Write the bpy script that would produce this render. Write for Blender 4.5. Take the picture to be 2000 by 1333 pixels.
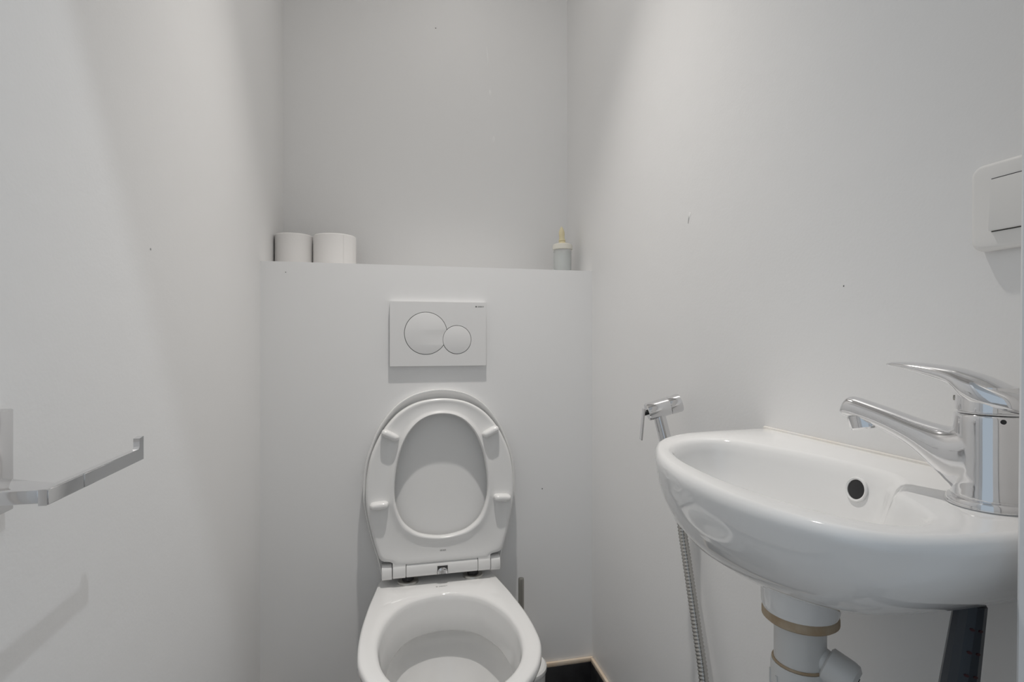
import bpy, bmesh, math, random
from mathutils import Vector, Matrix
random.seed(4)
for o in list(bpy.data.objects): bpy.data.objects.remove(o, do_unlink=True)
S = bpy.context.scene
C = S.collection
PI = math.pi
H = 1.0                                                # eye height

# ------------------------------------------------------------------ camera
cam = bpy.data.cameras.new('camera'); cam.sensor_width = 36; cam.lens = 36 * 1060 / 2000
cam.clip_start = 0.01; cam.clip_end = 50
co = bpy.data.objects.new('camera', cam); C.objects.link(co)
co.location = (0, 0, H); co.rotation_euler = (PI / 2, 0, math.radians(-13)); S.camera = co

# ------------------------------------------------------------------ world, lamps, exposure
W = bpy.data.worlds.new('World'); S.world = W; W.use_nodes = True
bg = W.node_tree.nodes['Background']; bg.inputs[0].default_value = (0.76, 0.88, 1.0, 1); bg.inputs[1].default_value = 0.55
S.view_settings.view_transform = 'Standard'; S.view_settings.look = 'None'
S.view_settings.gamma = 1; S.view_settings.use_curve_mapping = False; S.view_settings.exposure = -0.05
CEIL = 2.5
SPOT_AT = (0.145, 0.955, CEIL - 0.016); SPOT_W = 60.0; GLOW_W = 10.2; SPOT_COL = (1.0, 0.957, 0.908)
HALL_AT = (0.54, -0.13, CEIL - 0.047); HALL_W = 7.0; HALL_COL = (0.90, 0.95, 1.0)

# ------------------------------------------------------------------ materials
def mat(name, col, rough=0.5, metal=0.0, bump=None, var=None, coat=0, trans=0, ior=1.5, emit=None, spec=0.5, sss=0):
    m = bpy.data.materials.new(name); m.use_nodes = True
    nt = m.node_tree; N = nt.nodes; L = nt.links; p = N['Principled BSDF']
    p.inputs['Base Color'].default_value = (*col, 1); p.inputs['Roughness'].default_value = rough
    p.inputs['Metallic'].default_value = metal; p.inputs['IOR'].default_value = ior
    p.inputs['Coat Weight'].default_value = coat; p.inputs['Transmission Weight'].default_value = trans
    p.inputs['Specular IOR Level'].default_value = spec
    tc = N.new('ShaderNodeTexCoord')
    if var:                                            # (scale, second colour)
        n = N.new('ShaderNodeTexNoise'); n.inputs['Scale'].default_value = var[0]; n.inputs['Detail'].default_value = 5
        L.new(tc.outputs['Object'], n.inputs['Vector'])
        r = N.new('ShaderNodeValToRGB'); r.color_ramp.elements[0].position = 0.35; r.color_ramp.elements[1].position = 0.7
        r.color_ramp.elements[0].color = (*col, 1); r.color_ramp.elements[1].color = (*var[1], 1)
        L.new(n.outputs['Fac'], r.inputs[0]); L.new(r.outputs[0], p.inputs['Base Color'])
    if bump:                                           # list of (scale, strength, distance)
        prev = None
        for sc, st, di in bump:
            n = N.new('ShaderNodeTexNoise'); n.inputs['Scale'].default_value = sc; n.inputs['Detail'].default_value = 3
            L.new(tc.outputs['Object'], n.inputs['Vector'])
            b = N.new('ShaderNodeBump'); b.inputs['Strength'].default_value = st; b.inputs['Distance'].default_value = di
            L.new(n.outputs['Fac'], b.inputs['Height'])
            if prev: L.new(prev.outputs[0], b.inputs['Normal'])
            prev = b
        L.new(prev.outputs[0], p.inputs['Normal'])
    if emit:
        p.inputs['Emission Color'].default_value = (*emit[0], 1); p.inputs['Emission Strength'].default_value = emit[1]
    return m
PLASTER = [(240, 0.16, 0.0008), (12, 0.22, 0.003)]
M = dict(
    wall=mat('white wall paint', (0.905, 0.903, 0.899), 0.45, bump=PLASTER, var=(3, (0.897, 0.894, 0.889))),
    panel=mat('smooth white panel paint', (0.903, 0.905, 0.906), 0.4, bump=[(150, 0.1, 0.0006)], var=(4, (0.896, 0.898, 0.899))),
    ceil=mat('white ceiling paint', (0.89, 0.887, 0.88), 0.7, bump=PLASTER),
    frame=mat('door lining paint', (0.84, 0.86, 0.88), 0.4, bump=[(60, 0.15, 0.001)]),
    tile=mat('black slate tile', (0.018, 0.018, 0.02), 0.4, bump=[(60, 0.3, 0.001)], var=(30, (0.03, 0.03, 0.033))),
    floortile=mat('slate grey floor tile', (0.28, 0.28, 0.285), 0.45, bump=[(60, 0.3, 0.001)], var=(12, (0.34, 0.34, 0.34))),
    grout=mat('pale grout', (0.62, 0.5, 0.4), 0.8, var=(40, (0.5, 0.42, 0.35))),
    silicone=mat('yellowed silicone', (0.86, 0.76, 0.64), 0.45, var=(25, (0.82, 0.66, 0.50))),
    caulk=mat('cream caulk', (0.87, 0.83, 0.77), 0.5, var=(30, (0.87, 0.86, 0.84))),
    ceramic=mat('white glazed ceramic', (0.90, 0.90, 0.895), 0.07, coat=0.3),
    seat=mat('white seat plastic', (0.88, 0.88, 0.875), 0.22, coat=0.2),
    plate=mat('white flush plastic', (0.86, 0.86, 0.86), 0.3),
    switchm=mat('cream white switch plastic', (0.89, 0.88, 0.86), 0.35),
    dark=mat('dark gap', (0.05, 0.05, 0.05), 0.7),
    ink=mat('grey print', (0.09, 0.09, 0.09), 0.6),
    paleink=mat('pale grey print', (0.42, 0.42, 0.42), 0.5),
    chrome=mat('polished chrome', (0.80, 0.80, 0.81), 0.07, metal=1),
    satin=mat('satin steel', (0.42, 0.41, 0.38), 0.3, metal=1),
    hinge=mat('satin hinge metal', (0.62, 0.61, 0.58), 0.28, metal=1),
    hose=mat('braided hose steel', (0.50, 0.49, 0.47), 0.25, metal=1),
    black=mat('black parts and shade', (0.02, 0.02, 0.022), 0.5),
    water=mat('water', (0.95, 0.98, 1), 0.02, trans=1, ior=1.33),
    paper=mat('toilet tissue', (0.90, 0.885, 0.87), 0.95, bump=[(90, 0.3, 0.001)]),
    card=mat('cardboard core', (0.55, 0.42, 0.28), 0.9),
    bottle=mat('pale clear plastic', (0.93, 0.95, 0.945), 0.08, trans=0.7, ior=1.3),
    lotion=mat('pale liquid', (0.86, 0.89, 0.88), 0.5),
    cap=mat('cream cap plastic', (0.80, 0.78, 0.70), 0.4),
    yellow=mat('yellowed nozzle plastic', (0.88, 0.79, 0.52), 0.4, trans=0.1),
    pvc=mat('white waste plastic', (0.72, 0.72, 0.71), 0.35),
    washer=mat('stained tan washer', (0.42, 0.31, 0.20), 0.7, var=(60, (0.52, 0.43, 0.32))),
    pipe=mat('dark blue grey plastic', (0.024, 0.033, 0.046), 0.32),
    red=mat('dark red print', (0.04, 0.004, 0.009), 0.5),
    scuff=mat('pale paint scuff', (0.97, 0.97, 0.965), 0.5),
    speck=mat('dark speck', (0.12, 0.12, 0.12), 0.7),
    hallfloor=mat('hall oak floor', (0.52, 0.47, 0.42), 0.4, var=(8, (0.46, 0.41, 0.36))),
    lens=mat('lamp lens', (0.9, 0.9, 0.9), 0.4, emit=((1, 0.94, 0.87), 3.0)),
)

# ------------------------------------------------------------------ mesh helpers (world coordinates in, local out)
def wloc(o):
    v = Vector((0, 0, 0))
    while o is not None: v += o.location; o = o.parent
    return v
def link(name, me, m, parent=None, smooth=False, auto=None):
    if m: me.materials.append(M[m])
    o = bpy.data.objects.new(name, me); C.objects.link(o)
    if parent is not None:
        me.transform(Matrix.Translation(-wloc(parent))); o.parent = parent
    if smooth:
        for p in me.polygons: p.use_smooth = True
        if auto is not None: me.set_sharp_from_angle(angle=math.radians(auto))
    return o
def frm(bm, name):
    bmesh.ops.recalc_face_normals(bm, faces=bm.faces); me = bpy.data.meshes.new(name); bm.to_mesh(me); bm.free(); return me
def empty(name, loc, label=None, cat=None, group=None):
    o = bpy.data.objects.new(name, None); C.objects.link(o); o.location = loc; o.empty_display_size = 0.02
    tag(o, label, cat, group); return o
def tag(o, label=None, cat=None, group=None, kind=None):
    if label: o['label'] = label
    if cat: o['category'] = cat
    if group: o['group'] = group
    if kind: o['kind'] = kind
    return o
def box(name, lo, hi, m, parent=None, bev=0.0, seg=3, smooth=None):
    bm = bmesh.new(); bmesh.ops.create_cube(bm, size=1)
    for v in bm.verts: v.co = Vector([lo[i] + (v.co[i] + 0.5) * (hi[i] - lo[i]) for i in range(3)])
    if bev: bmesh.ops.bevel(bm, geom=list(bm.edges), offset=bev, segments=seg, profile=0.5, affect='EDGES')
    return link(name, frm(bm, name), m, parent, smooth=bool(bev), auto=40)
def prism(name, pts, z0, z1, m, parent=None, bev=0.0):
    bm = bmesh.new()
    a = [bm.verts.new((x, y, z0)) for x, y in pts]; b = [bm.verts.new((x, y, z1)) for x, y in pts]
    bm.faces.new(a); bm.faces.new(b); n = len(pts)
    for i in range(n): bm.faces.new((a[i], a[(i + 1) % n], b[(i + 1) % n], b[i]))
    if bev: bmesh.ops.bevel(bm, geom=list(bm.edges), offset=bev, segments=2, profile=0.5, affect='EDGES')
    return link(name, frm(bm, name), m, parent, smooth=bool(bev), auto=40)
def loft(name, rings, m, parent=None, cap0=True, cap1=True, auto=50, closed_loop=False, ngon=False):
    bm = bmesh.new(); R = [[bm.verts.new(p) for p in r] for r in rings]; n = len(rings[0])
    pairs = list(zip(R, R[1:])) + ([(R[-1], R[0])] if closed_loop else [])
    for a, b in pairs:
        for i in range(n): bm.faces.new((a[i], a[(i + 1) % n], b[(i + 1) % n], b[i]))
    if not closed_loop:
        for flag, r in ((cap0, R[0]), (cap1, R[-1])):
            if flag and ngon: bm.faces.new(r)
            elif flag:
                c = bm.verts.new(sum((v.co for v in r), Vector()) / n)
                for i in range(n): bm.faces.new((r[i], r[(i + 1) % n], c))
    return link(name, frm(bm, name), m, parent, smooth=True, auto=auto)
def frame_of(ax):
    ax = Vector(ax).normalized(); h = Vector((0, 0, 1)) if abs(ax.z) < 0.9 else Vector((0, 1, 0))
    u = ax.cross(h).normalized(); return ax, u, ax.cross(u).normalized()
def lathe(name, base, axis, prof, m, parent=None, n=40, cap0=True, cap1=True, auto=35, closed_loop=False):
    ax, u, v = frame_of(axis); b = Vector(base); rings = []
    for r, t in prof:
        rings.append([b + ax * t + (u * math.cos(2 * PI * i / n) + v * math.sin(2 * PI * i / n)) * r for i in range(n)])
    return loft(name, rings, m, parent, cap0, cap1, auto, closed_loop)
def catmull(pts, k=10, closed=False):
    P = [Vector(p) for p in pts]; n = len(P); out = []
    for i in range(n if closed else n - 1):
        if closed: a, b, c, d = P[i - 1], P[i], P[(i + 1) % n], P[(i + 2) % n]
        else: a, b, c, d = P[max(i - 1, 0)], P[i], P[i + 1], P[min(i + 2, n - 1)]
        for j in range(k):
            t = j / k; out.append(0.5 * ((2 * b) + (c - a) * t + (2 * a - 5 * b + 4 * c - d) * t * t + (3 * b - a - 3 * c + d) * t ** 3))
    if not closed: out.append(P[-1])
    return out
def tube(name, path, rad, m, parent=None, n=16, auto=60):
    path = [Vector(p) for p in path]; rings = []; u = None
    for i, p in enumerate(path):
        t = (path[min(i + 1, len(path) - 1)] - path[max(i - 1, 0)]).normalized()
        if u is None: u = frame_of(t)[1]
        u = (u - t * u.dot(t)).normalized(); v = t.cross(u); r = rad(i) if callable(rad) else rad
        rings.append([p + (u * math.cos(2 * PI * k / n) + v * math.sin(2 * PI * k / n)) * r for k in range(n)])
    return loft(name, rings, m, parent, auto=auto)
def polar(poly, c, n):
    """distance from c to the closed polygon in n directions"""
    out = []
    for k in range(n):
        a = 2 * PI * k / n; dx, dy = math.cos(a), math.sin(a); best = 0
        for i in range(len(poly)):
            x1, y1 = poly[i][0] - c[0], poly[i][1] - c[1]; x2, y2 = poly[(i + 1) % len(poly)][0] - c[0], poly[(i + 1) % len(poly)][1] - c[1]
            ex, ey = x2 - x1, y2 - y1; den = dx * ey - dy * ex
            if abs(den) < 1e-12: continue
            t = (x1 * ey - y1 * ex) / den; s = (x1 * dy - y1 * dx) / den
            if t > 0 and -1e-9 <= s <= 1 + 1e-9: best = max(best, t)
        out.append(best)
    return out
def curve_solid(name, loops, depth, place, m, parent=None, bev=0.0):
    """flat outline(s) with holes, extruded; place maps (x, y, z) to the world"""
    cu = bpy.data.curves.new(name, 'CURVE'); cu.dimensions = '2D'; cu.fill_mode = 'BOTH'; cu.extrude = depth / 2 - bev; cu.bevel_depth = bev; cu.bevel_resolution = 2
    for lp in loops:
        sp = cu.splines.new('POLY'); sp.points.add(len(lp) - 1); sp.use_cyclic_u = True
        for p, q in zip(sp.points, lp): p.co = (q[0], q[1], 0, 1)
    t = bpy.data.objects.new(name, cu); C.objects.link(t); dg = bpy.context.evaluated_depsgraph_get()
    me = bpy.data.meshes.new_from_object(t.evaluated_get(dg)); bpy.data.objects.remove(t); me.materials.clear()
    for v in me.vertices: v.co = place(*v.co)
    bm = bmesh.new(); bm.from_mesh(me); bmesh.ops.remove_doubles(bm, verts=bm.verts, dist=1e-6); me2 = frm(bm, name)
    return link(name, me2, m, parent, smooth=bool(bev), auto=35)
def lettering(name, text, width, place, m, parent):
    cu = bpy.data.curves.new(name, 'FONT'); cu.body = text; cu.extrude = 0.01; cu.resolution_u = 3
    t = bpy.data.objects.new(name, cu); C.objects.link(t); dg = bpy.context.evaluated_depsgraph_get()
    me = bpy.data.meshes.new_from_object(t.evaluated_get(dg)); bpy.data.objects.remove(t); me.materials.clear()
    xs = [v.co.x for v in me.vertices]; k = width / (max(xs) - min(xs)); x0 = min(xs)
    for v in me.vertices: v.co = place((v.co.x - x0) * k, v.co.y * k, 0.0002 if v.co.z > 0 else -0.0002)
    return link(name, me, m, parent)

# ------------------------------------------------------------------ the room
XL, XR, YP, YF = -0.295, 0.549, 1.40, 0.265           # left wall, right wall, boxed-in partition, doorway wall
SH = H + 0.192                                         # top of the partition
def st(o, label=None): tag(o, label, kind='structure'); return o
# floor of dark tiles
fl = st(box('floor', (XL - 0.1, 0.145, -0.06), (XR + 0.1, 1.75, -0.006), 'grout'))
tx = [XL + 0.001, XL + 0.3, XL + 0.602, XR - 0.001]; ty = [0.15, 0.45, 0.752, 1.054, 1.355, YP - 0.001]
for i in range(3):
    for j in range(5): box('tile', (tx[i] + .0015, ty[j] + .0015, -0.0065), (tx[i + 1] - .0015, ty[j + 1] - .0015, 0), 'floortile', fl, bev=0.0008, seg=1)
st(box('ceiling', (-1.6, -1.4, CEIL), (1.6, 1.8, CEIL + 0.1), 'ceil'))
wl = st(box('wall_left', (XL - 0.1, 0.145, 0), (XL, 1.72, CEIL), 'wall'))
wr = st(box('wall_right', (XR, 0.145, 0), (XR + 0.1, 1.72, CEIL), 'wall'))
wb = st(prism('wall_back', [(XL, 1.697), (XR, 1.611), (XR, 1.78), (XL, 1.78)], 0, CEIL, 'wall'))
wp = st(prism('wall_partition', [(XL, YP), (XR, YP), (XR, 1.611), (XL, 1.697)], 0, SH, 'panel'))
JX = 0.395                                             # clear edge of the doorway on the basin side
st(box('wall_front', (JX + 0.02, 0.145, 0), (1.6, YF - 0.004, CEIL), 'wall'))
st(box('wall_front', (-1.6, 0.145, 0), (XL + 0.012, YF - 0.004, CEIL), 'wall'))
st(box('wall_front', (XL + 0.012, 0.145, 2.06), (JX + 0.02, YF - 0.004, CEIL), 'wall'))
tr = st(empty('trim_1', (JX, 0.2, 0)))
jx = lambda z: 0.3945 - 0.0137 * (1.218 - z)             # the lining stands slightly out of plumb
jb = loft('lining_board', [[(jx(z), 0.135, z), (jx(z), YF - 0.003, z), (jx(z) + 0.003, YF, z), (JX + 0.022, YF, z), (JX + 0.022, 0.135, z)] for z in (0, 2.04)], 'frame', tr, auto=20)
prism('lining_board', [(XL + 0.012, 0.135), (XL + 0.012, YF), (XL + 0.03, YF), (XL + 0.03, 0.135)], 0, 2.04, 'frame', tr, bev=0.002)
box('lining_head', (XL + 0.012, 0.135, 2.04), (JX + 0.02, YF, 2.06), 'frame', tr, bev=0.002)
# passage behind the doorway
st(box('floor_passage', (-1.6, -1.4, -0.06), (1.6, 0.145, -0.004), 'hallfloor'))
st(box('wall_passage', (-0.4, -1.5, 0), (1.6, -1.4, CEIL), 'wall'))
st(box('wall_passage_end', (1.5, -1.4, 0), (1.6, 0.145, CEIL), 'wall'))

# black skirting tiles with yellowed silicone on top
SK = 0.126
def skirt(name, p0, p1, nrm, cuts):
    p0, p1, nv = Vector((*p0, 0)), Vector((*p1, 0)), Vector((*nrm, 0)); d = (p1 - p0)
    def bar(nm, a, b, t0, t1, z0, z1, m, par, bev):
        q = [p0 + d * a + nv * t0, p0 + d * b + nv * t0, p0 + d * b + nv * t1, p0 + d * a + nv * t1]
        return prism(nm, [(v.x, v.y) for v in q], z0, z1, m, par, bev)
    root = st(bar(name, 0, 1, 0.0, 0.006, 0.0, SK - 0.002, 'grout', None, 0))
    e = 0.001 / d.length
    for a, b in zip(cuts, cuts[1:]): bar('tile', a + e, b - e, 0.001, 0.009, 0.001, SK, 'tile', root, 0.0008)
    bar('silicone_bead', 0, 1, 0.0, 0.0085, SK - 0.0005, SK + 0.012, 'silicone', root, 0.003)
skirt('baseboard_back', (XL, YP), (XR, YP), (0, -1), [0, 0.36, 0.72, 1])
skirt('baseboard_right', (XR, YF), (XR, YP - 0.0092), (-1, 0), [0, 0.3, 0.565, 0.83, 1])
skirt('baseboard_left', (XL, YF), (XL, YP - 0.0092), (1, 0), [0, 0.265, 0.53, 0.795, 1])

# old paint marks on the walls
def pix(px, py, plane, off=0.0):
    """the point of a wall seen at a photo pixel (used to set marks out on the real wall plane)"""
    th = math.radians(13); d = Vector((math.cos(th) * (px - 1000) / 1060 + math.sin(th), -math.sin(th) * (px - 1000) / 1060 + math.cos(th), (666.5 - py) / 1060))
    a, val = plane; t = (val + off) / d[a]; return Vector((0, 0, H)) + d * t
def mark(name, wall, c, uax, half_u, half_v, m, tilt=0, n=8, nrm=(0, -1, 0)):
    u = Vector(uax); nv = Vector(nrm); w = Vector((0, 0, 1))
    pts = []
    for t in (0.0, 0.0004):
        r = []
        for i in range(n):
            a = 2 * PI * i / n; k = random.uniform(0.75, 1.1); x = half_u * math.cos(a) * k; y = half_v * math.sin(a) * k
            r.append(c + u * (x * math.cos(tilt) - y * math.sin(tilt)) + w * (x * math.sin(tilt) + y * math.cos(tilt)) + nv * (t - 0.0001))
        pts.append(r)
    return loft(name, pts, m, wall, auto=30)
ub = Vector((XR - XL, 1.611 - 1.697, 0)).normalized(); nb = Vector((ub.y, -ub.x, 0))
def onback(px, py):
    th = math.radians(13); d = Vector((math.cos(th) * (px - 1000) / 1060 + math.sin(th), -math.sin(th) * (px - 1000) / 1060 + math.cos(th), (666.5 - py) / 1060))
    p0 = Vector((XL, 1.697, H)); o = Vector((0, 0, H)); t = (p0 - o).dot(nb) / d.dot(nb); return o + d * t
mark('paint_scuff', wb, onback(952, 110), ub, 0.0022, 0.034, 'scuff', 0.06, nrm=nb)
mark('paint_scuff', wb, onback(957, 181), ub, 0.004, 0.010, 'scuff', 0.0, nrm=nb)
mark('paint_scuff', wb, onback(964, 272), ub, 0.004, 0.010, 'scuff', 0.0, nrm=nb)
mark('wall_speck', wb, onback(851, 55), ub, 0.0022, 0.0014, 'speck', 0, nrm=nb)
mark('wall_speck', wp, pix(1059, 955, (1, YP)), (1, 0, 0), 0.0014, 0.0020, 'speck')
mark('wall_speck', wp, pix(558, 532, (1, YP)), (1, 0, 0), 0.0012, 0.0012, 'speck')
mark('wall_speck', wr, pix(1648, 559, (0, XR)), (0, 1, 0), 0.0009, 0.0012, 'speck', nrm=(-1, 0, 0))
mark('paint_chip', wr, pix(1347, 420, (0, XR)), (0, 1, 0), 0.0035, 0.0055, 'scuff', 0.5, nrm=(-1, 0, 0))
mark('paint_chip', wr, pix(1345, 430, (0, XR)), (0, 1, 0), 0.0012, 0.0075, 'paleink', 0.25, nrm=(-1, 0, 0))
mark('wall_speck', wl, pix(294, 487, (0, XL)), (0, 1, 0), 0.0018, 0.0016, 'paleink', nrm=(1, 0, 0))

# ------------------------------------------------------------------ toilet
TX = 0.128; RIM = H - 0.595
toilet = empty('toilet', (TX, YP, 0), 'white wall-hung toilet with its seat and lid raised against the partition', 'toilet')
half_o = [(1.36, .146), (1.31, .155), (1.265, .163), (1.20, .172), (1.15, .177), (1.09, .179), (1.03, .1745), (.97, .154), (.93, .127), (.90, .097), (.878, .053)]
half_i = [(1.272, .042), (1.252, .078), (1.22, .104), (1.172, .126), (1.12, .137), (1.075, .139), (1.018, .131), (.973, .112), (.935, .080), (.915, .042)]
po = [(x, y) for y, x in half_o] + [(0, .868)] + [(-x, y) for y, x in reversed(half_o)]
po = [(v.x, v.y) for v in catmull([(x, y, 0) for x, y in po], 8)]
po = [(.138, YP - .0005)] + po + [(-.138, YP - .0005)]
pi_ = [(0, 1.28)] + [(x, y) for y, x in half_i] + [(0, .908)] + [(-x, y) for y, x in reversed(half_i)]
pi_ = [(v.x, v.y) for v in catmull([(x, y, 0) for x, y in pi_], 8, True)]
NB = 160; BC = (0, 1.10)
Ro, Ri = polar(po, BC, NB), polar(pi_, BC, NB)
ang = [(math.cos(2 * PI * k / NB), math.sin(2 * PI * k / NB)) for k in range(NB)]
def ringo(z, ins=0, ws=1, ls=1):
    r = []
    for k in range(NB):
        rr = Ro[k] - ins; x, y = ang[k][0] * rr, BC[1] + ang[k][1] * rr
        y = min(y, YP - .0005) if ls == 1 else YP - .0005 - (YP - .0005 - y) * ls
        r.append((TX - .0048 + x * ws, y, z))
    return r
def ringi(z, out=0, s=1, cy=1.10):
    return [(TX - .0048 + ang[k][0] * (Ri[k] + out) * s, cy + (BC[1] - cy) * s + ang[k][1] * (Ri[k] + out) * s, z) for k in range(NB)]
rings = [ringo(.062, 0, .46, .46), ringo(.070, 0, .55, .53), ringo(.10, 0, .63, .61), ringo(.15, 0, .70, .70), ringo(.21, 0, .77, .79), ringo(.28, 0, .85, .875),
         ringo(.335, 0, .915, .94), ringo(.365, 0, .955, .972), ringo(RIM - .022, 0, .985, .99), ringo(RIM - .012), ringo(RIM - .005, .001), ringo(RIM - .0015, .003), ringo(RIM, .007),
         ringi(RIM, .010), ringi(RIM - .002, .004), ringi(RIM - .006, .001), ringi(RIM - .015, -.001), ringi(RIM - .04, -.005), ringi(RIM - .076, -.013), ringi(RIM - .081, -.011),
         ringi(RIM - .081, .004), ringi(RIM - .090, .014), ringi(RIM - .125, .008), ringi(RIM - .165, -.002, .94, 1.105), ringi(RIM - .205, -.006, .78, 1.12),
         ringi(RIM - .225, -.006, .56, 1.15), ringi(RIM - .25, -.006, .42, 1.16), ringi(RIM - .285, -.006, .33, 1.165), ringi(RIM - .30, -.006, .25, 1.165)]
bowl = loft('bowl', rings, 'ceramic', toilet, auto=70)
wtr = loft('water', [ringi(RIM - .238, -.007, .478, 1.157), ringi(RIM - .2375, -.007, .478, 1.157)], 'water', toilet)
lettering('logo', '\u25a0 GEBERIT', 0.028, lambda x, y, z: Vector((TX - .012 + x, 1.318 + y, RIM + .0001 + z)), 'paleink', toilet)

# seat and lid: local frame u (right), v (up the open lid), w (towards the room)
TILT = math.radians(3.6); SV = Vector((0, math.sin(TILT), math.cos(TILT))); SWN = Vector((0, -math.cos(TILT), math.sin(TILT)))
S0 = Vector((TX + .0055, 1.362, H - .577))
def seat_pt(u, v, w): return S0 + Vector((u, 0, 0)) + SV * v + SWN * w
lid_half = [(0, .145), (.04, .154), (.10, .172), (.165, .186), (.21, .190), (.26, .187), (.30, .178), (.35, .159), (.39, .134), (.423, .102), (.446, .058)]
pl = [(.138, -.001)] + [(x, v) for v, x in lid_half] + [(0, .455)] + [(-x, v) for v, x in reversed(lid_half)] + [(-.138, -.001)]
pl = [(v.x, v.y) for v in catmull([(x, y, 0) for x, y in pl], 8)]
NS = 208; SC = (0, .235)
sang = [(math.cos(2 * PI * k / NS), math.sin(2 * PI * k / NS)) for k in range(NS)]
Rl = polar(pl, SC, NS)
def lring(w, ins, s=1): return [seat_pt(sang[k][0] * (Rl[k] - ins) * s, SC[1] + sang[k][1] * (Rl[k] - ins) * s, w) for k in range(NS)]
lid = loft('lid', [lring(-.0065, 0, .03), lring(-.006, 0, .6), lring(-.005, .022), lring(-.002, .012), lring(.005, .006), lring(.0075, .0035), lring(.007, .001),
                   lring(.004, 0), lring(-.006, .0), lring(-.012, .003), lring(-.0155, .012), lring(-.0165, 0, .7), lring(-.017, 0, .03)], 'seat', toilet, auto=60)
ring_half = [(.0475, .1490), (.054, .1525), (.075, .159), (.10, .166), (.165, .180), (.21, .1835), (.26, .179), (.30, .170), (.345, .150), (.38, .125), (.406, .096), (.425, .056)]
arc = catmull([(x, v, 0) for v, x in ring_half] + [(0, .4325, 0)] + [(-x, v, 0) for v, x in reversed(ring_half)], 8)
pr = [(.119, .032), (.1195, .037), (.122, .040), (.130, .0415), (.143, .0435)] + [(v.x, v.y) for v in arc] + [(-.143, .0435), (-.130, .0415), (-.122, .040), (-.1195, .037), (-.119, .032)]
hole = [(0, .095), (.035, .099), (.066, .110), (.095, .136), (.111, .175), (.115, .212), (.112, .252), (.103, .297), (.085, .342), (.060, .373), (.032, .389), (0, .394)]
ph = [(v.x, v.y) for v in catmull([(x, y, 0) for x, y in hole] + [(-x, y, 0) for x, y in reversed(hole[1:-1])], 8, True)]
Rr, Rh = polar(pr, SC, NS), polar(ph, SC, NS)
prof = [(0, .017), (0, .024), (.02, .0305), (.055, .033), (.10, .0325), (.17, .0295), (.3, .0275), (.55, .0268), (.78, .0272), (.88, .0285), (.95, .0275), (.985, .024), (1, .018), (1, .006), (.97, .004), (.7, .005), (.05, .010), (.01, .012)]
ringm = loft('seat_ring', [[seat_pt(sang[k][0] * (Rh[k] + (Rr[k] - Rh[k]) * t), SC[1] + sang[k][1] * (Rh[k] + (Rr[k] - Rh[k]) * t), w) for k in range(NS)] for t, w in prof],
             'seat', toilet, closed_loop=True, auto=60)
def bumper(u, v, a):
    ca, sa = math.cos(a), math.sin(a)
    rings = []
    for s, hw, hh in ((.026, .0225, .0092), (.036, .0220, .0090), (.042, .0205, .0082), (.0462, .018, .0060), (.0478, .013, .0025)):
        r = []
        for k in range(28):
            t = 2 * PI * k / 28; x = math.copysign(abs(math.cos(t)) ** .55, math.cos(t)) * hw; y = math.copysign(abs(math.sin(t)) ** .7, math.sin(t)) * hh
            r.append(seat_pt(u + x * ca - y * sa, v + x * sa + y * ca, s))
        rings.append(r)
    loft('bumper', rings, 'seat', ringm, auto=60)
bumper(-.125, .346, math.radians(-27)); bumper(.123, .346, math.radians(27)); bumper(-.151, .180, math.radians(4)); bumper(.151, .180, math.radians(-4))
for dx, wd in ((-.004, .0032), (.0015, .002), (.0055, .0022)):                    # worn grey stamp on the underside
    loft('stamp', [[seat_pt(dx + .001 + wd * math.cos(2 * PI * k / 12), .061 + .0014 * math.sin(2 * PI * k / 12), w) for k in range(12)] for w in (.0250, .0274)], 'paleink', ringm)
AX = .016                                                                         # hinge barrel
def barrel(name, u0, u1, r, m, par, v=.018, w=.012, n=28):
    rings = []
    for u, rr in ((u0, r - .0012), (u0 + .0008, r), (u1 - .0008, r), (u1, r - .0012)):
        ring = []
        for k in range(n):
            t = 2 * PI * k / n; y = math.copysign(abs(math.cos(t)) ** .75, math.cos(t)) * rr * 1.08; z = math.copysign(abs(math.sin(t)) ** .75, math.sin(t)) * rr * 1.0
            ring.append(seat_pt(u, v + y, w + z))
        rings.append(ring)
    return loft(name, rings, m, par, auto=40)
hb = barrel('hinge_bar', -.0875, .0875, .0168, 'seat', toilet)
for s in (-1, 1):
    a, b = sorted((s * .0885, s * .1195)); barrel('hinge_sleeve', a, b, .0172, 'seat', ringm)
    a, b = sorted((s * .1210, s * .1455)); barrel('hinge_sleeve', a, b, .0172, 'seat', lid, v=.0155, w=.009)
    # webs that tie the ring to its sleeves
    bm_pts = [(s * .0885, .030), (s * .1195, .030), (s * .1195, .050), (s * .0885, .046)]
    loft('ring_web', [[seat_pt(u, v, w) for u, v in bm_pts] for w in (.010, .0268)], 'seat', ringm, auto=30)
bt = loft('release_recess', [[seat_pt(u, v, w) for u, v in ((-.0125, .004), (.0125, .004), (.0125, .024), (-.0125, .024))] for w in (.020, .0298)], 'dark', hb, auto=30)
half_disc = [(-.0118, .0045), (.0118, .0045)] + [(.0118 * math.cos(t * PI / 14), .011 + .009 * math.sin(t * PI / 14)) for t in range(15)]
loft('release_button', [[seat_pt(u * k, .01 + (v - .01) * k, w) for u, v in half_disc] for w, k in ((.026, 1), (.0305, 1), (.0318, .85))], 'chrome', hb, auto=40)
for s in (-1, 1):
    hc = (TX + .004 + s * .081, 1.366, RIM - .0005)
    hd = lathe('hinge_disc', hc, (0, 0, 1), [(.0265, 0), (.0265, .003), (.025, .0055), (.021, .007)], 'hinge', toilet)
    lathe('hinge_post', (hc[0], 1.366, RIM + .004), (0, 0, 1), [(.0140, 0), (.0140, .013)], 'black', hd)  # post coloured black to paint in the shaded gap under the hinge bar

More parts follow.
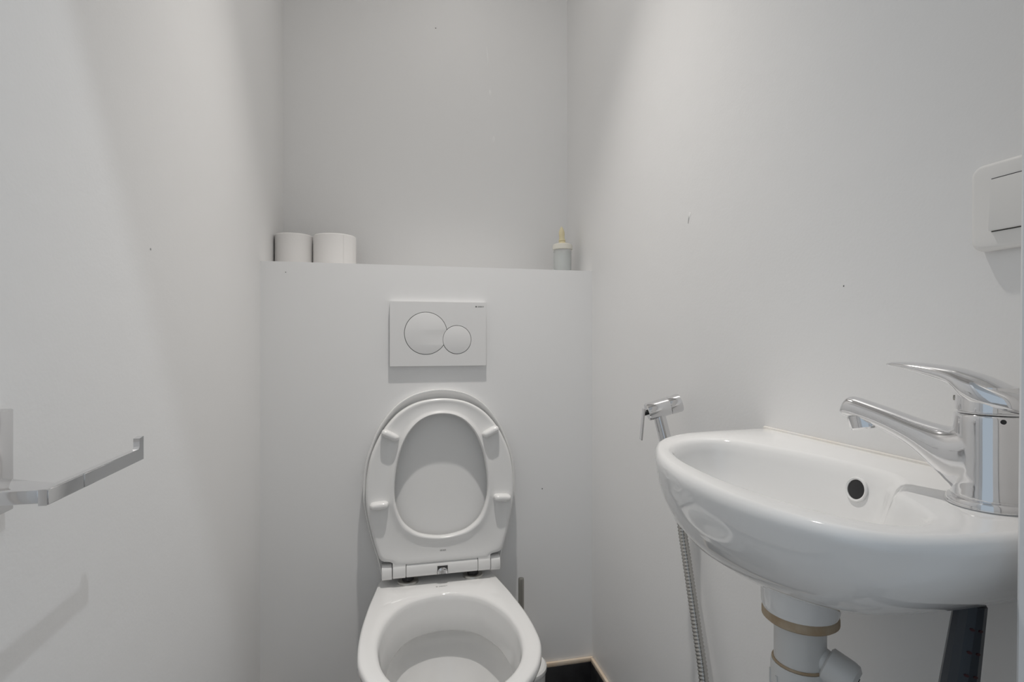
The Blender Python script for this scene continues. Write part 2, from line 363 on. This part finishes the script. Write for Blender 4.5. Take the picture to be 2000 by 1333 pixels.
# ------------------------------------------------------------------ flush plate
FX0, FX1, FZ0, FZ1 = .0075, .2515, H - .0635, H + .0995; FY = YP - .0122
fp = empty('flush_plate', ((FX0 + FX1) / 2, YP, FZ0), 'white rectangular dual-flush plate above the raised toilet lid', 'flush plate')
b1, r1, b2, r2 = (.0968, H + .0195), .0530, (.1758, H + .0033), .0358
def circ(c, r, n=96, t0=0, t1=2 * PI, full=True): return [(c[0] + r * math.cos(t0 + (t1 - t0) * i / (n if full else n - 1)), c[1] + r * math.sin(t0 + (t1 - t0) * i / (n if full else n - 1))) for i in range(n)]
def isect(ca, ra, cb, rb):
    d = math.dist(ca, cb); a = (ra * ra - rb * rb + d * d) / (2 * d); h = math.sqrt(ra * ra - a * a)
    ex, ey = (cb[0] - ca[0]) / d, (cb[1] - ca[1]) / d; th0 = math.atan2(ey, ex); return th0, math.atan2(h, a), math.atan2(h, d - a)
g = .0013
th0, al, be = isect(b1, r1 + g, b2, r2 + g)
union = circ(b1, r1 + g, 90, th0 + al, th0 + 2 * PI - al, False) + circ(b2, r2 + g, 70, th0 + PI + be, th0 + 3 * PI - be, False)
fpl = lambda yc: (lambda x, y, z: Vector((x, yc - z, y)))
rc = .003; rect = []
for cx, cy, t in ((FX1 - rc, FZ1 - rc, 0), (FX0 + rc, FZ1 - rc, 1), (FX0 + rc, FZ0 + rc, 2), (FX1 - rc, FZ0 + rc, 3)):
    rect += [(cx + rc * math.cos((t + i / 4) * PI / 2), cy + rc * math.sin((t + i / 4) * PI / 2)) for i in range(5)]
curve_solid('plate', [rect, union], .0117, fpl(YP - .00635), 'plate', fp)
curve_solid('backing', [circ(b1, r1 + .003), ], .004, fpl(YP - .0022), 'dark', fp)
curve_solid('backing', [circ(b2, r2 + .003), ], .004, fpl(YP - .0022), 'dark', fp)
th0, al, be = isect(b1, r1 - g * .4, b2, r2 + g)
big = circ(b1, r1 - g * .4, 90, th0 + al, th0 + 2 * PI - al, False) + circ(b2, r2 + g, 30, th0 + PI + be, th0 + PI - be, False)
curve_solid('flush_button', [big], .011, fpl(YP - .0070), 'plate', fp, bev=.0005)
curve_solid('flush_button', [circ(b2, r2 - g * .4)], .0112, fpl(YP - .0071), 'plate', fp, bev=.0005)
lettering('logo', '\u25a0 GEBERIT', 0.0225, lambda x, y, z: Vector((FX1 - .028 + x, FY - z, FZ1 - .0125 + y)), 'ink', fp)

# ------------------------------------------------------------------ things on the ledge
def roll(x, y, r, h, label, seam):
    root = empty('toilet_paper_roll', (x, y, SH), label, 'toilet roll', 'toilet rolls on the ledge'); z = SH + .0005
    lathe('paper', (x, y, z), (0, 0, 1), [(.021, 0), (r - .003, 0), (r, .002), (r, h - .003), (r - .0025, h), (.021, h)], 'paper', root, n=56, cap0=False, cap1=False, closed_loop=True)
    lathe('core', (x, y, z), (0, 0, 1), [(.0192, .0005), (.0207, .0005), (.0207, h - .0005), (.0192, h - .0005)], 'card', root, n=40, closed_loop=True)
    if seam:                                           # loose end of the last sheet
        pts = [(r + .0006) for _ in range(10)]; ring = []
        rings = []
        for k in range(10):
            a = math.radians(-62 + k * 3.2); q = r + .0002 + .0011 * (k / 9) ** 2
            rings.append([(x + q * math.cos(a), y + q * math.sin(a), z + .001), (x + q * math.cos(a), y + q * math.sin(a), z + h - .003),
                          (x + (q + .0007) * math.cos(a), y + (q + .0007) * math.sin(a), z + h - .003), (x + (q + .0007) * math.cos(a), y + (q + .0007) * math.sin(a), z + .001)])
        loft('loose_sheet', rings, 'paper', root, auto=40)
roll(-.2455, 1.572, .0485, .094, 'white toilet roll standing on the ledge in the left corner', False)
roll(-.1385, 1.565, .0560, .095, 'white toilet roll on the ledge with a loose sheet edge, farther from the corner', True)

bx, by = .4965, 1.50
bo = empty('pump_bottle', (bx, by, SH), 'small clear bottle with cream collar and yellowish nozzle on the ledge', 'bottle')
lathe('bottle_body', (bx, by, SH + .0005), (0, 0, 1), [(.020, 0), (.0245, .002), (.026, .006), (.026, .066), (.0245, .071), (.021, .074)], 'bottle', bo)
lathe('contents', (bx, by, SH + .002), (0, 0, 1), [(.019, 0), (.0235, .003), (.0235, .060), (.022, .062)], 'lotion', bo)
lathe('collar', (bx, by, SH + .072), (0, 0, 1), [(.0265, 0), (.0285, .001), (.0285, .011), (.0275, .014), (.024, .0165), (.012, .0175)], 'cap', bo)
lathe('nozzle', (bx - .001, by, SH + .088), (-.04, 0, 1), [(.0135, 0), (.0135, .003), (.0105, .0045), (.0095, .006), (.0085, .009), (.0100, .010), (.0100, .012), (.0080, .016), (.0078, .024), (.0084, .029), (.0082, .036), (.0060, .043), (.0036, .048), (.0015, .0515)], 'yellow', bo)

# ------------------------------------------------------------------ washbasin
ZR = H - .129
basin = empty('washbasin', (XR, .49, ZR - .145), 'small white ceramic hand basin fixed to the right wall', 'washbasin')
bo_pts = [(.46, .699), (.405, .690), (.352, .655), (.316, .600), (.293, .540), (.281, .475), (.280, .400), (.292, .340), (.316, .300), (.35, .282), (.40, .276), (.46, .275)]
oc = [(v.x, v.y) for v in catmull([(x, y, 0) for x, y in bo_pts], 8)]
oc = [(XR - .0005, .275)] + [(XR - .0005, .703)] + oc[:]
bi_pts = [(.330, .583), (.350, .612), (.380, .636), (.415, .643), (.440, .622), (.456, .580), (.470, .530), (.477, .482), (.476, .435), (.455, .402), (.424, .378), (.407, .347), (.390, .322),
          (.366, .312), (.343, .320), (.326, .344), (.314, .390), (.309, .440), (.310, .490), (.316, .540)]
ic = [(v.x, v.y) for v in catmull([(x, y, 0) for x, y in bi_pts], 8, True)]
NW = 176; WC = (.385, .465); WB = (.455, .50)
Wo, Wi = polar(oc, WC, NW), polar(ic, WC, NW)
wang = [(math.cos(2 * PI * k / NW), math.sin(2 * PI * k / NW)) for k in range(NW)]
def wo(z, ins=0, s=1.0):
    r = []
    for k in range(NW):
        x, y = WC[0] + wang[k][0] * (Wo[k] - ins), WC[1] + wang[k][1] * (Wo[k] - ins)
        x0 = WC[0] + wang[k][0] * Wo[k]; back = x0 > XR - .002
        x2, y2 = WB[0] + (x - WB[0]) * s, WB[1] + (y - WB[1]) * s
        if back: x2 = XR - .0005
        g_ = 1 - .30 * min(1, max(0, (.62 - y2) / .34))     # the belly is shallower at the tap end
        r.append((x2, y2, ZR - (ZR - z) * g_ if z < ZR - .012 else z))
    return r
def wi(z, out=0, s=1.0, c=(.415, .475)):
    r = []
    for k in range(NW):
        x, y = WC[0] + wang[k][0] * (Wi[k] + out), WC[1] + wang[k][1] * (Wi[k] + out)
        r.append((c[0] + (x - c[0]) * s, c[1] + (y - c[1]) * s, z))
    return r
rings = [wo(ZR - .138, 0, .10), wo(ZR - .137, 0, .28), wo(ZR - .132, 0, .46), wo(ZR - .120, 0, .64), wo(ZR - .103, 0, .77), wo(ZR - .080, 0, .88), wo(ZR - .055, 0, .95), wo(ZR - .035, 0, .982), wo(ZR - .018, 0, .996),
         wo(ZR - .010), wo(ZR - .005, .0012), wo(ZR - .0018, .0035), wo(ZR - .0003, .006), wo(ZR, .008),
         wi(ZR, .008), wi(ZR - .0008, .0045), wi(ZR - .003, .001), wi(ZR - .007, -.002), wi(ZR - .016, -.005), wi(ZR - .035, -.010), wi(ZR - .055, -.012, .93), wi(ZR - .073, -.012, .82),
         wi(ZR - .087, -.012, .66), wi(ZR - .096, -.012, .45), wi(ZR - .100, -.012, .25), wi(ZR - .102, -.012, .12)]
loft('basin_bowl', rings, 'ceramic', basin, auto=70)
# overflow: chromeless black hole with a ceramic lip in the back wall of the bowl
OV = Vector((.4700, .463, ZR - .0235)); on = Vector((-.975, -.03, .22)).normalized()
lathe('overflow_lip', OV - on * .004, on, [(.0125, .0), (.0125, .0052), (.0115, .0062), (.0100, .0056), (.0095, .001)], 'ceramic', basin, cap1=False)
lathe('overflow_hole', OV - on * .004, on, [(.0098, 0), (.0098, .0048), (.009, .0052)], 'black', basin)
lathe('drain', (.415, .475, ZR - .1015), (0, 0, 1), [(.021, 0), (.021, .0022), (.018, .003), (.014, .0012)], 'chrome', basin)
box('caulk_line', (XR - .0045, .2755, ZR - .003), (XR - .0002, .702, ZR + .0028), 'caulk', basin, bev=.0015, seg=2)

# ------------------------------------------------------------------ tap
tcx, tcy = .460, .330; tap = empty('basin_tap', (tcx, tcy, ZR), 'chrome single-lever mixer tap on the hand basin', 'tap')
TD = Vector((-.298, .954, 0)).normalized(); TN = Vector((TD.y, -TD.x, 0))
def tp(l, n, z): return Vector((tcx, tcy, H + z)) + TD * l + TN * n
lathe('base_ring', (tcx, tcy, ZR), (0, 0, 1), [(.0265, 0), (.0275, .001), (.0275, .005), (.0265, .0065), (.0245, .0072)], 'chrome', tap)
cyl = lathe('tap_body', (tcx, tcy, ZR + .0066), (0, 0, 1), [(.0245, 0), (.0240, .004), (.0231, .012), (.0225, .03), (.0225, .060), (.0222, .0645), (.0212, .0658)], None, tap, n=64)
def section(l, zt, zb, hw, n=32, pw=.8, lean=0.0):
    r = []
    for k in range(n):
        t = 2 * PI * k / n; c_, s_ = math.cos(t), math.sin(t)
        x = math.copysign(abs(c_) ** pw, c_) * hw; y = math.copysign(abs(s_) ** pw, s_)
        zc, hh = (zt + zb) / 2, (zt - zb) / 2
        r.append(tp(l + lean * y, x, zc + y * hh))
    return r
def smooth_sections(rows, k=5):
    P = [(r[0], r[1], r[2]) for r in rows]; Q = [(r[3], 0, 0) for r in rows]
    return [(a.x, a.y, a.z, b.x) for a, b in zip(catmull(P, k), catmull(Q, k))]
sp = smooth_sections([(-.002, -.059, -.1215, .0215), (.009, -.061, -.1215, .0215), (.018, -.0665, -.1190, .0208), (.03, -.0705, -.1080, .0190), (.05, -.0672, -.0905, .0164), (.075, -.0600, -.0785, .0142), (.100, -.0532, -.0720, .0128)])
rings = [section(*r, lean=-.003) for r in sp] + [section(.106, -.0522, -.0712, .0120, lean=-.003), section(.1085, -.0535, -.0695, .0095, lean=-.003)]
spout = loft('spout', rings, None, tap, auto=60)
def blend(name, parts, voxel, it, m, parent):          # one cast piece: the meshes fused and their joints filleted
    bm = bmesh.new()
    for o in parts:
        me = o.data.copy(); me.transform(Matrix.Translation(o.parent.location)); bm.from_mesh(me)
    t = bpy.data.objects.new(name, frm(bm, name)); C.objects.link(t)
    r = t.modifiers.new('r', 'REMESH'); r.mode = 'VOXEL'; r.voxel_size = voxel; r.use_smooth_shade = True
    q = t.modifiers.new('s', 'SMOOTH'); q.factor = .5; q.iterations = it
    me = bpy.data.meshes.new_from_object(t.evaluated_get(bpy.context.evaluated_depsgraph_get()))
    for o in [t] + parts: bpy.data.objects.remove(o)
    return link(name, me, m, parent, smooth=True)
spout = blend('body_and_spout', [cyl, spout], .0008, 14, 'chrome', tap)
lathe('aerator', tp(.0935, 0, -.0690), tp(.0910, 0, -.0790) - tp(.0935, 0, -.0690), [(.0128, 0), (.0132, .011), (.0122, .0125), (.0095, .0115)], 'chrome', spout)
lv = smooth_sections([(-.0235, -.046, -.0545, .0120), (-.018, -.0385, -.0550, .0185), (0, -.0285, -.0550, .0222), (.012, -.0243, -.048, .0212), (.022, -.0215, -.0365, .0188), (.04, -.0192, -.0295, .0158), (.055, -.0183, -.0250, .0136), (.066, -.0185, -.0226, .0115)])
rings = [section(*r) for r in lv] + [section(.0695, -.0192, -.0220, .0085)]
lever = loft('lever', rings, 'chrome', tap, auto=60)
lathe('lever_skirt', (tcx, tcy, H - .0555), (0, 0, 1), [(.0205, 0), (.0214, .0012), (.0210, .012), (.0195, .020)], 'chrome', lever)
dd = Vector((-.421, -.625, 0)).normalized(); dotp = Vector((tcx, tcy, H - .0605)) + dd * .0220; lathe('indicator_dot', dotp, dd, [(.0018, 0), (.0018, .0008), (.001, .001)], 'black', tap, n=16)
grub = tp(.0208, -.004, -.046); lathe('grub_screw', grub, (TD - TN * .1), [(.0022, -.001), (.0022, .0009), (.0015, .0005)], 'satin', lever, n=14)

# ------------------------------------------------------------------ waste trap below the basin
wx, wy = .425, .49
trap = empty('waste_trap', (wx, wy, H - .62), 'white plastic waste trap with tan washer under the hand basin', 'waste pipe')
lathe('waste_cup', (wx, wy, H - .283), (0, 0, 1), [(.036, 0), (.0375, .005), (.0385, .030), (.0385, .040)], 'ceramic', trap)
lathe('washer', (wx, wy, H - .2935), (0, 0, 1), [(.0345, 0), (.0368, .002), (.0368, .008), (.0355, .0102)], 'washer', trap)
tail = lathe('tailpiece', (wx, wy, H - .342), (0, 0, 1), [(.0250, 0), (.0250, .042), (.0258, .044), (.0258, .0485)], 'pvc', trap)
lathe('washer', (wx, wy, H - .3385), (0, 0, 1), [(.0262, 0), (.0272, .0012), (.0262, .0026)], 'washer', trap)
nut = lathe('coupling_nut', (wx, wy, H - .400), (0, 0, 1), [(.0272, 0), (.0282, .003), (.0282, .058), (.0272, .0615)], 'pvc', trap)
for k in range(12):
    a = 2 * PI * k / 12; c_ = Vector((wx + .0282 * math.cos(a), wy + .0282 * math.sin(a), H - .372)); u = Vector((-math.sin(a), math.cos(a), 0)); n_ = Vector((math.cos(a), math.sin(a), 0))
    loft('grip_rib', [[c_ + u * sx * .0014 + n_ * sn + Vector((0, 0, sz)) for sx, sn in ((-1, -.001), (1, -.001), (1, .0012), (-1, .0012))] for sz in (-.024, .022)], 'pvc', nut, auto=30)
lathe('bottle_trap', (wx, wy, H - .62), (0, 0, 1), [(.028, 0), (.036, .008), (.040, .03), (.040, .10), (.036, .12), (.026, .135), (.024, .222)], 'pvc', trap)
tube('outlet_pipe', [(wx + .02, wy, H - .54), (wx + .07, wy, H - .54), (XR - .001, wy, H - .54)], .016, 'pvc', trap)
bd = Vector((.50, -.78, -.36)).normalized(); bp0 = Vector((wx, wy, H - .320)) + bd * .004
br = lathe('side_inlet', bp0, bd, [(.0135, 0), (.0125, .02), (.0120, .032)], 'pvc', trap)
lathe('inlet_nut', bp0 + bd * .022, bd, [(.0150, 0), (.0172, .0015), (.0175, .021), (.0165, .026), (.0120, .0295), (.0080, .0295)], 'pvc', br)
lathe('inlet_bore', bp0 + bd * .047, bd, [(.0062, 0), (.0062, .0052)], 'dark', br)
for s in (-1, 1):
    q = bp0 + bd * .047 + Vector((0, 0, s * .0022)); tube('clip_wire', [q, q + bd * .02, q + bd * .045 + Vector((0, 0, -.004)), q + bd * .06 + Vector((0, 0, -.03))], .0009, 'satin', br, n=8)

# ------------------------------------------------------------------ dark pole leaning under the basin
pa, pb = Vector((.462, .345, H - .208)), Vector((.452, .347, H - .2765)); pd = (pb - pa).normalized(); up = -pd
tend = pa + pd * ((H - .208 - .002) / -pd.z)
pole = empty('plastic_pole', tuple(tend), 'dark blue-grey plastic pole with red marks leaning up under the hand basin', 'pole')
Lp = (pa - tend).length
lathe('shaft', tend, up, [(.0165, 0), (.0165, Lp - .20), (.0140, Lp - .13), (.0126, Lp - .07), (.0106, Lp - .004)], 'pipe', pole, n=12, auto=25)
view = (Vector((0, 0, H)) - pa).normalized(); side = up.cross(view).normalized() * 1; vn = side.cross(up).normalized()
if vn.dot(view) < 0: vn = -vn
for i, t in enumerate((.022, .040, .058)):
    for s in (.30, .85):
        r_ = .0104 + .0022 * t / .07; a = s; c_ = pa + pd * t - side * r_ * math.sin(a) * -1 + vn * r_ * math.cos(a); nn = (side * math.sin(a) + vn * math.cos(a)); uu = (side * math.cos(a) - vn * math.sin(a))
        loft('printed_mark', [[c_ + uu * .0018 * math.cos(2 * PI * k / 10) + up * .0011 * math.sin(2 * PI * k / 10) + nn * e for k in range(10)] for e in (-.0006, .0003)], 'red', pole)

# ------------------------------------------------------------------ bidet sprayer
th = math.radians(13); CR = Vector((math.cos(th), -math.sin(th), 0))
hcn = pix(1297, 796, (0, .492)); spr = empty('bidet_sprayer', (XR, hcn.y, H - .30), 'chrome bidet sprayer with braided hose hanging on the right wall behind the basin', 'sprayer')
ax = (CR * math.cos(math.radians(17)) + Vector((0, 0, 1)) * math.sin(math.radians(17))).normalized(); dn = (Vector((0, 0, -1)) * math.cos(math.radians(14)) + CR * math.sin(math.radians(14))).normalized()
head = lathe('spray_head', hcn - ax * .032, ax, [(.0150, 0), (.0162, .0015), (.0162, .039), (.0155, .040), (.0155, .0408), (.0163, .0418), (.0168, .060), (.0160, .0625), (.0120, .0620)], 'chrome', spr)
tube('handle', [hcn - ax * .012, hcn - ax * .012 + dn * .05, hcn - ax * .012 + dn * .10, hcn - ax * .012 + dn * .125], lambda i: (.0108, .0112, .0118, .0100)[i], 'chrome', spr, n=28)
lb = hcn - ax * .034 - Vector((0, 0, -.004))
lathe('lever_pivot', lb + Vector((0, 0, -.004)), ax, [(.0045, -.004), (.0045, .006)], 'black', head, n=14)
ld = (Vector((0, 0, -1)) - CR * .09).normalized(); lw = ld.cross(ax).normalized(); lt = lw.cross(ld).normalized()
lc = lb - ax * .005
loft('trigger', [[lc + ld * t + lw * (sx * .0065) + lt * (sn * .0013 - .018 * max(0, t - .03) * 0) for sx, sn in ((-1, -1), (1, -1), (1, 1), (-1, 1))] for t in (-.005, .0, .02, .04, .052)], 'chrome', head, auto=30)
hb0 = hcn - ax * .012 + dn * .12
path = catmull([hb0, hb0 + dn * .04, pix(1332, 1030, (0, .522)), pix(1348, 1140, (0, .520)), pix(1361, 1230, (0, .517)), pix(1375, 1333, (0, .513)), Vector((.508, .775, H - .70)), Vector((.505, .74, H - .82)), Vector((.505, .68, H - .875)), Vector((.515, .60, H - .85)), Vector((.53, .575, H - .78)), Vector((.545, .575, H - .745))], 44)
rs = [path[0]]; acc = 0.0
for a_, b_ in zip(path, path[1:]):
    d_ = (b_ - a_).length; t_ = .00145 - acc
    while t_ <= d_: rs.append(a_ + (b_ - a_) * (t_ / d_)); t_ += .00145
    acc = d_ - (t_ - .00145)
tube('hose', rs, lambda i: (.0082, .0079, .0068, .0079)[i % 4], 'hose', spr, n=14, auto=80)
lathe('hose_ferrule', hb0 - dn * .005, dn, [(.0105, 0), (.0105, .02), (.0090, .028)], 'chrome', spr)
wbk = hcn - ax * .012 + dn * .105
box('wall_bracket', (wbk.x - .004, wbk.y - .012, wbk.z - .010), (XR - .0002, wbk.y + .012, wbk.z + .010), 'chrome', spr, bev=.002)

# ------------------------------------------------------------------ toilet brush and its pot
qx, qy = .327, 1.315
pot = empty('brush_pot', (qx, qy, 0), 'white round toilet brush pot on the floor behind the toilet bowl', 'brush pot')
lathe('pot_body', (qx, qy, .0003), (0, 0, 1), [(.050, 0), (.053, .003), (.059, .10), (.061, .178), (.0635, .181), (.0645, .186), (.0635, .192), (.059, .196), (.020, .198), (.011, .1985)], 'ceramic', pot)
brs = empty('toilet_brush', (qx, qy, .05), 'satin steel toilet brush handle rising behind the toilet bowl', 'toilet brush')
lathe('handle', (qx, qy, .1990), (0, 0, 1), [(.0055, 0), (.0073, .02), (.0073, .204), (.0066, .2085), (.004, .2095)], 'satin', brs, n=24)
lathe('ferrule', (qx, qy, .1988), (0, 0, 1), [(.016, 0), (.016, .003), (.008, .008)], 'satin', brs, n=24)

# ------------------------------------------------------------------ light switch
sz0, sz1 = H + .083, H + .163; sy1 = .402; sy0 = sy1 - .081
sw = empty('light_switch', (XR, (sy0 + sy1) / 2, sz0), 'square cream-white rocker light switch on the wall above the tap', 'light switch')
sb, sr = .0042, .0062; rr_ = []
for cy_, cz_, t in ((sy1 - sb - sr, sz1 - sb - sr, 0), (sy0 + sb + sr, sz1 - sb - sr, 1), (sy0 + sb + sr, sz0 + sb + sr, 2), (sy1 - sb - sr, sz0 + sb + sr, 3)):
    rr_ += [(cy_ + sr * math.cos((t + i / 6) * PI / 2), cz_ + sr * math.sin((t + i / 6) * PI / 2)) for i in range(7)]
curve_solid('switch_frame', [rr_], .0124, lambda x, y, z: Vector((XR - .0063 - z, x, y)), 'switchm', sw, bev=sb)
ry0, ry1, rz0, rz1 = sy0 + .0185, sy1 - .0185, sz0 + .017, sz1 - .016
box('rocker_gap', (XR - .0129, ry0 + .0004, rz0 - .0009), (XR - .006, ry1 - .0004, rz1 + .0008), 'dark', sw)
prof = [(XR - .0132, rz1), (XR - .0165, rz0 + .0015), (XR - .0160, rz0), (XR - .008, rz0), (XR - .008, rz1)]
loft('rocker', [[(x, y, z) for x, z in prof] for y in (ry0 + .0003, ry1 - .0003)], 'switchm', sw, auto=25)

# ------------------------------------------------------------------ toilet paper holder
hx, hy0, hy1 = -.220, .417, .563; hzt, hzb = H - .0978, H - .1085
tph = empty('toilet_paper_holder', (XL, .46, H - .131), 'empty chrome toilet paper holder on the left wall', 'paper holder')
box('backplate', (XL + .0001, .420, H - .132), (XL + .010, .503, H - .053), 'chrome', tph, bev=.0012, seg=2)
prism('arm', [(XL + .009, .418), (XL + .009, .470), (hx - .0005, .436), (hx - .0005, .418)], hzb + .0012, hzt - .0003, 'chrome', tph, bev=.0008)
barp = [(hy0, hzb), (hy1, hzb), (hy1, hzt + .0105), (hy1 - .0085, hzt + .0095), (hy1 - .0085, hzt + .002), (hy1 - .0105, hzt), (hy0, hzt)]
loft('bar', [[(x, y, z) for y, z in barp] for x in (hx - .003, hx + .002)], 'chrome', tph, auto=30, ngon=True)
for ya, yb in ((hy0 + .0006, .4605), (.4618, .505)): box('face_plate', (hx + .0018, ya, hzb + .0004), (hx + .0026, yb, hzt - .0004), 'chrome', tph, bev=.0003, seg=1)
lathe('fixing_foot', (XL + .0001, .452, H - .137), (1, 0, 0), [(.010, 0), (.010, .012), (.009, .013)], 'chrome', tph, n=24)

# ------------------------------------------------------------------ lamps with their light
def lamp(name, kind, loc, w, col, par, **kw):
    l = bpy.data.lights.new(name, kind); l.energy = w; l.color = col
    for k, v in kw.items(): setattr(l, k, v)
    o = bpy.data.objects.new(name, l); C.objects.link(o); o.parent = par; o.location = Vector(loc) - wloc(par); return o
dl = empty('ceiling_downlight', (SPOT_AT[0], SPOT_AT[1], CEIL), 'round white recessed downlight in the ceiling over the toilet', 'downlight')
lathe('bezel', (SPOT_AT[0], SPOT_AT[1], CEIL), (0, 0, -1), [(.030, 0.0), (.044, 0.0), (.043, .005), (.036, .007), (.031, .004)], 'plate', dl, closed_loop=True)
lathe('lens', (SPOT_AT[0], SPOT_AT[1], CEIL), (0, 0, -1), [(.030, -.001), (.030, .002)], 'lens', dl)
lamp('downlight_beam', 'SPOT', SPOT_AT, SPOT_W, SPOT_COL, dl, spot_size=math.radians(66), spot_blend=1.0, shadow_soft_size=.022)
lamp('downlight_glow', 'SPOT', SPOT_AT, GLOW_W, SPOT_COL, dl, spot_size=math.radians(165), spot_blend=1.0, shadow_soft_size=.026)
hl = empty('passage_lamp', (HALL_AT[0], HALL_AT[1], CEIL), 'round opal ceiling lamp in the passage outside the doorway', 'ceiling lamp')
lathe('lamp_base', (HALL_AT[0], HALL_AT[1], CEIL), (0, 0, -1), [(.10, 0), (.10, .012), (.095, .016)], 'plate', hl)
lathe('opal_disc', (HALL_AT[0], HALL_AT[1], CEIL), (0, 0, -1), [(.092, .016), (.090, .036), (.078, .042)], 'lens', hl)
la = lamp('passage_light', 'AREA', HALL_AT, HALL_W, HALL_COL, hl, shape='DISK', size=.035)
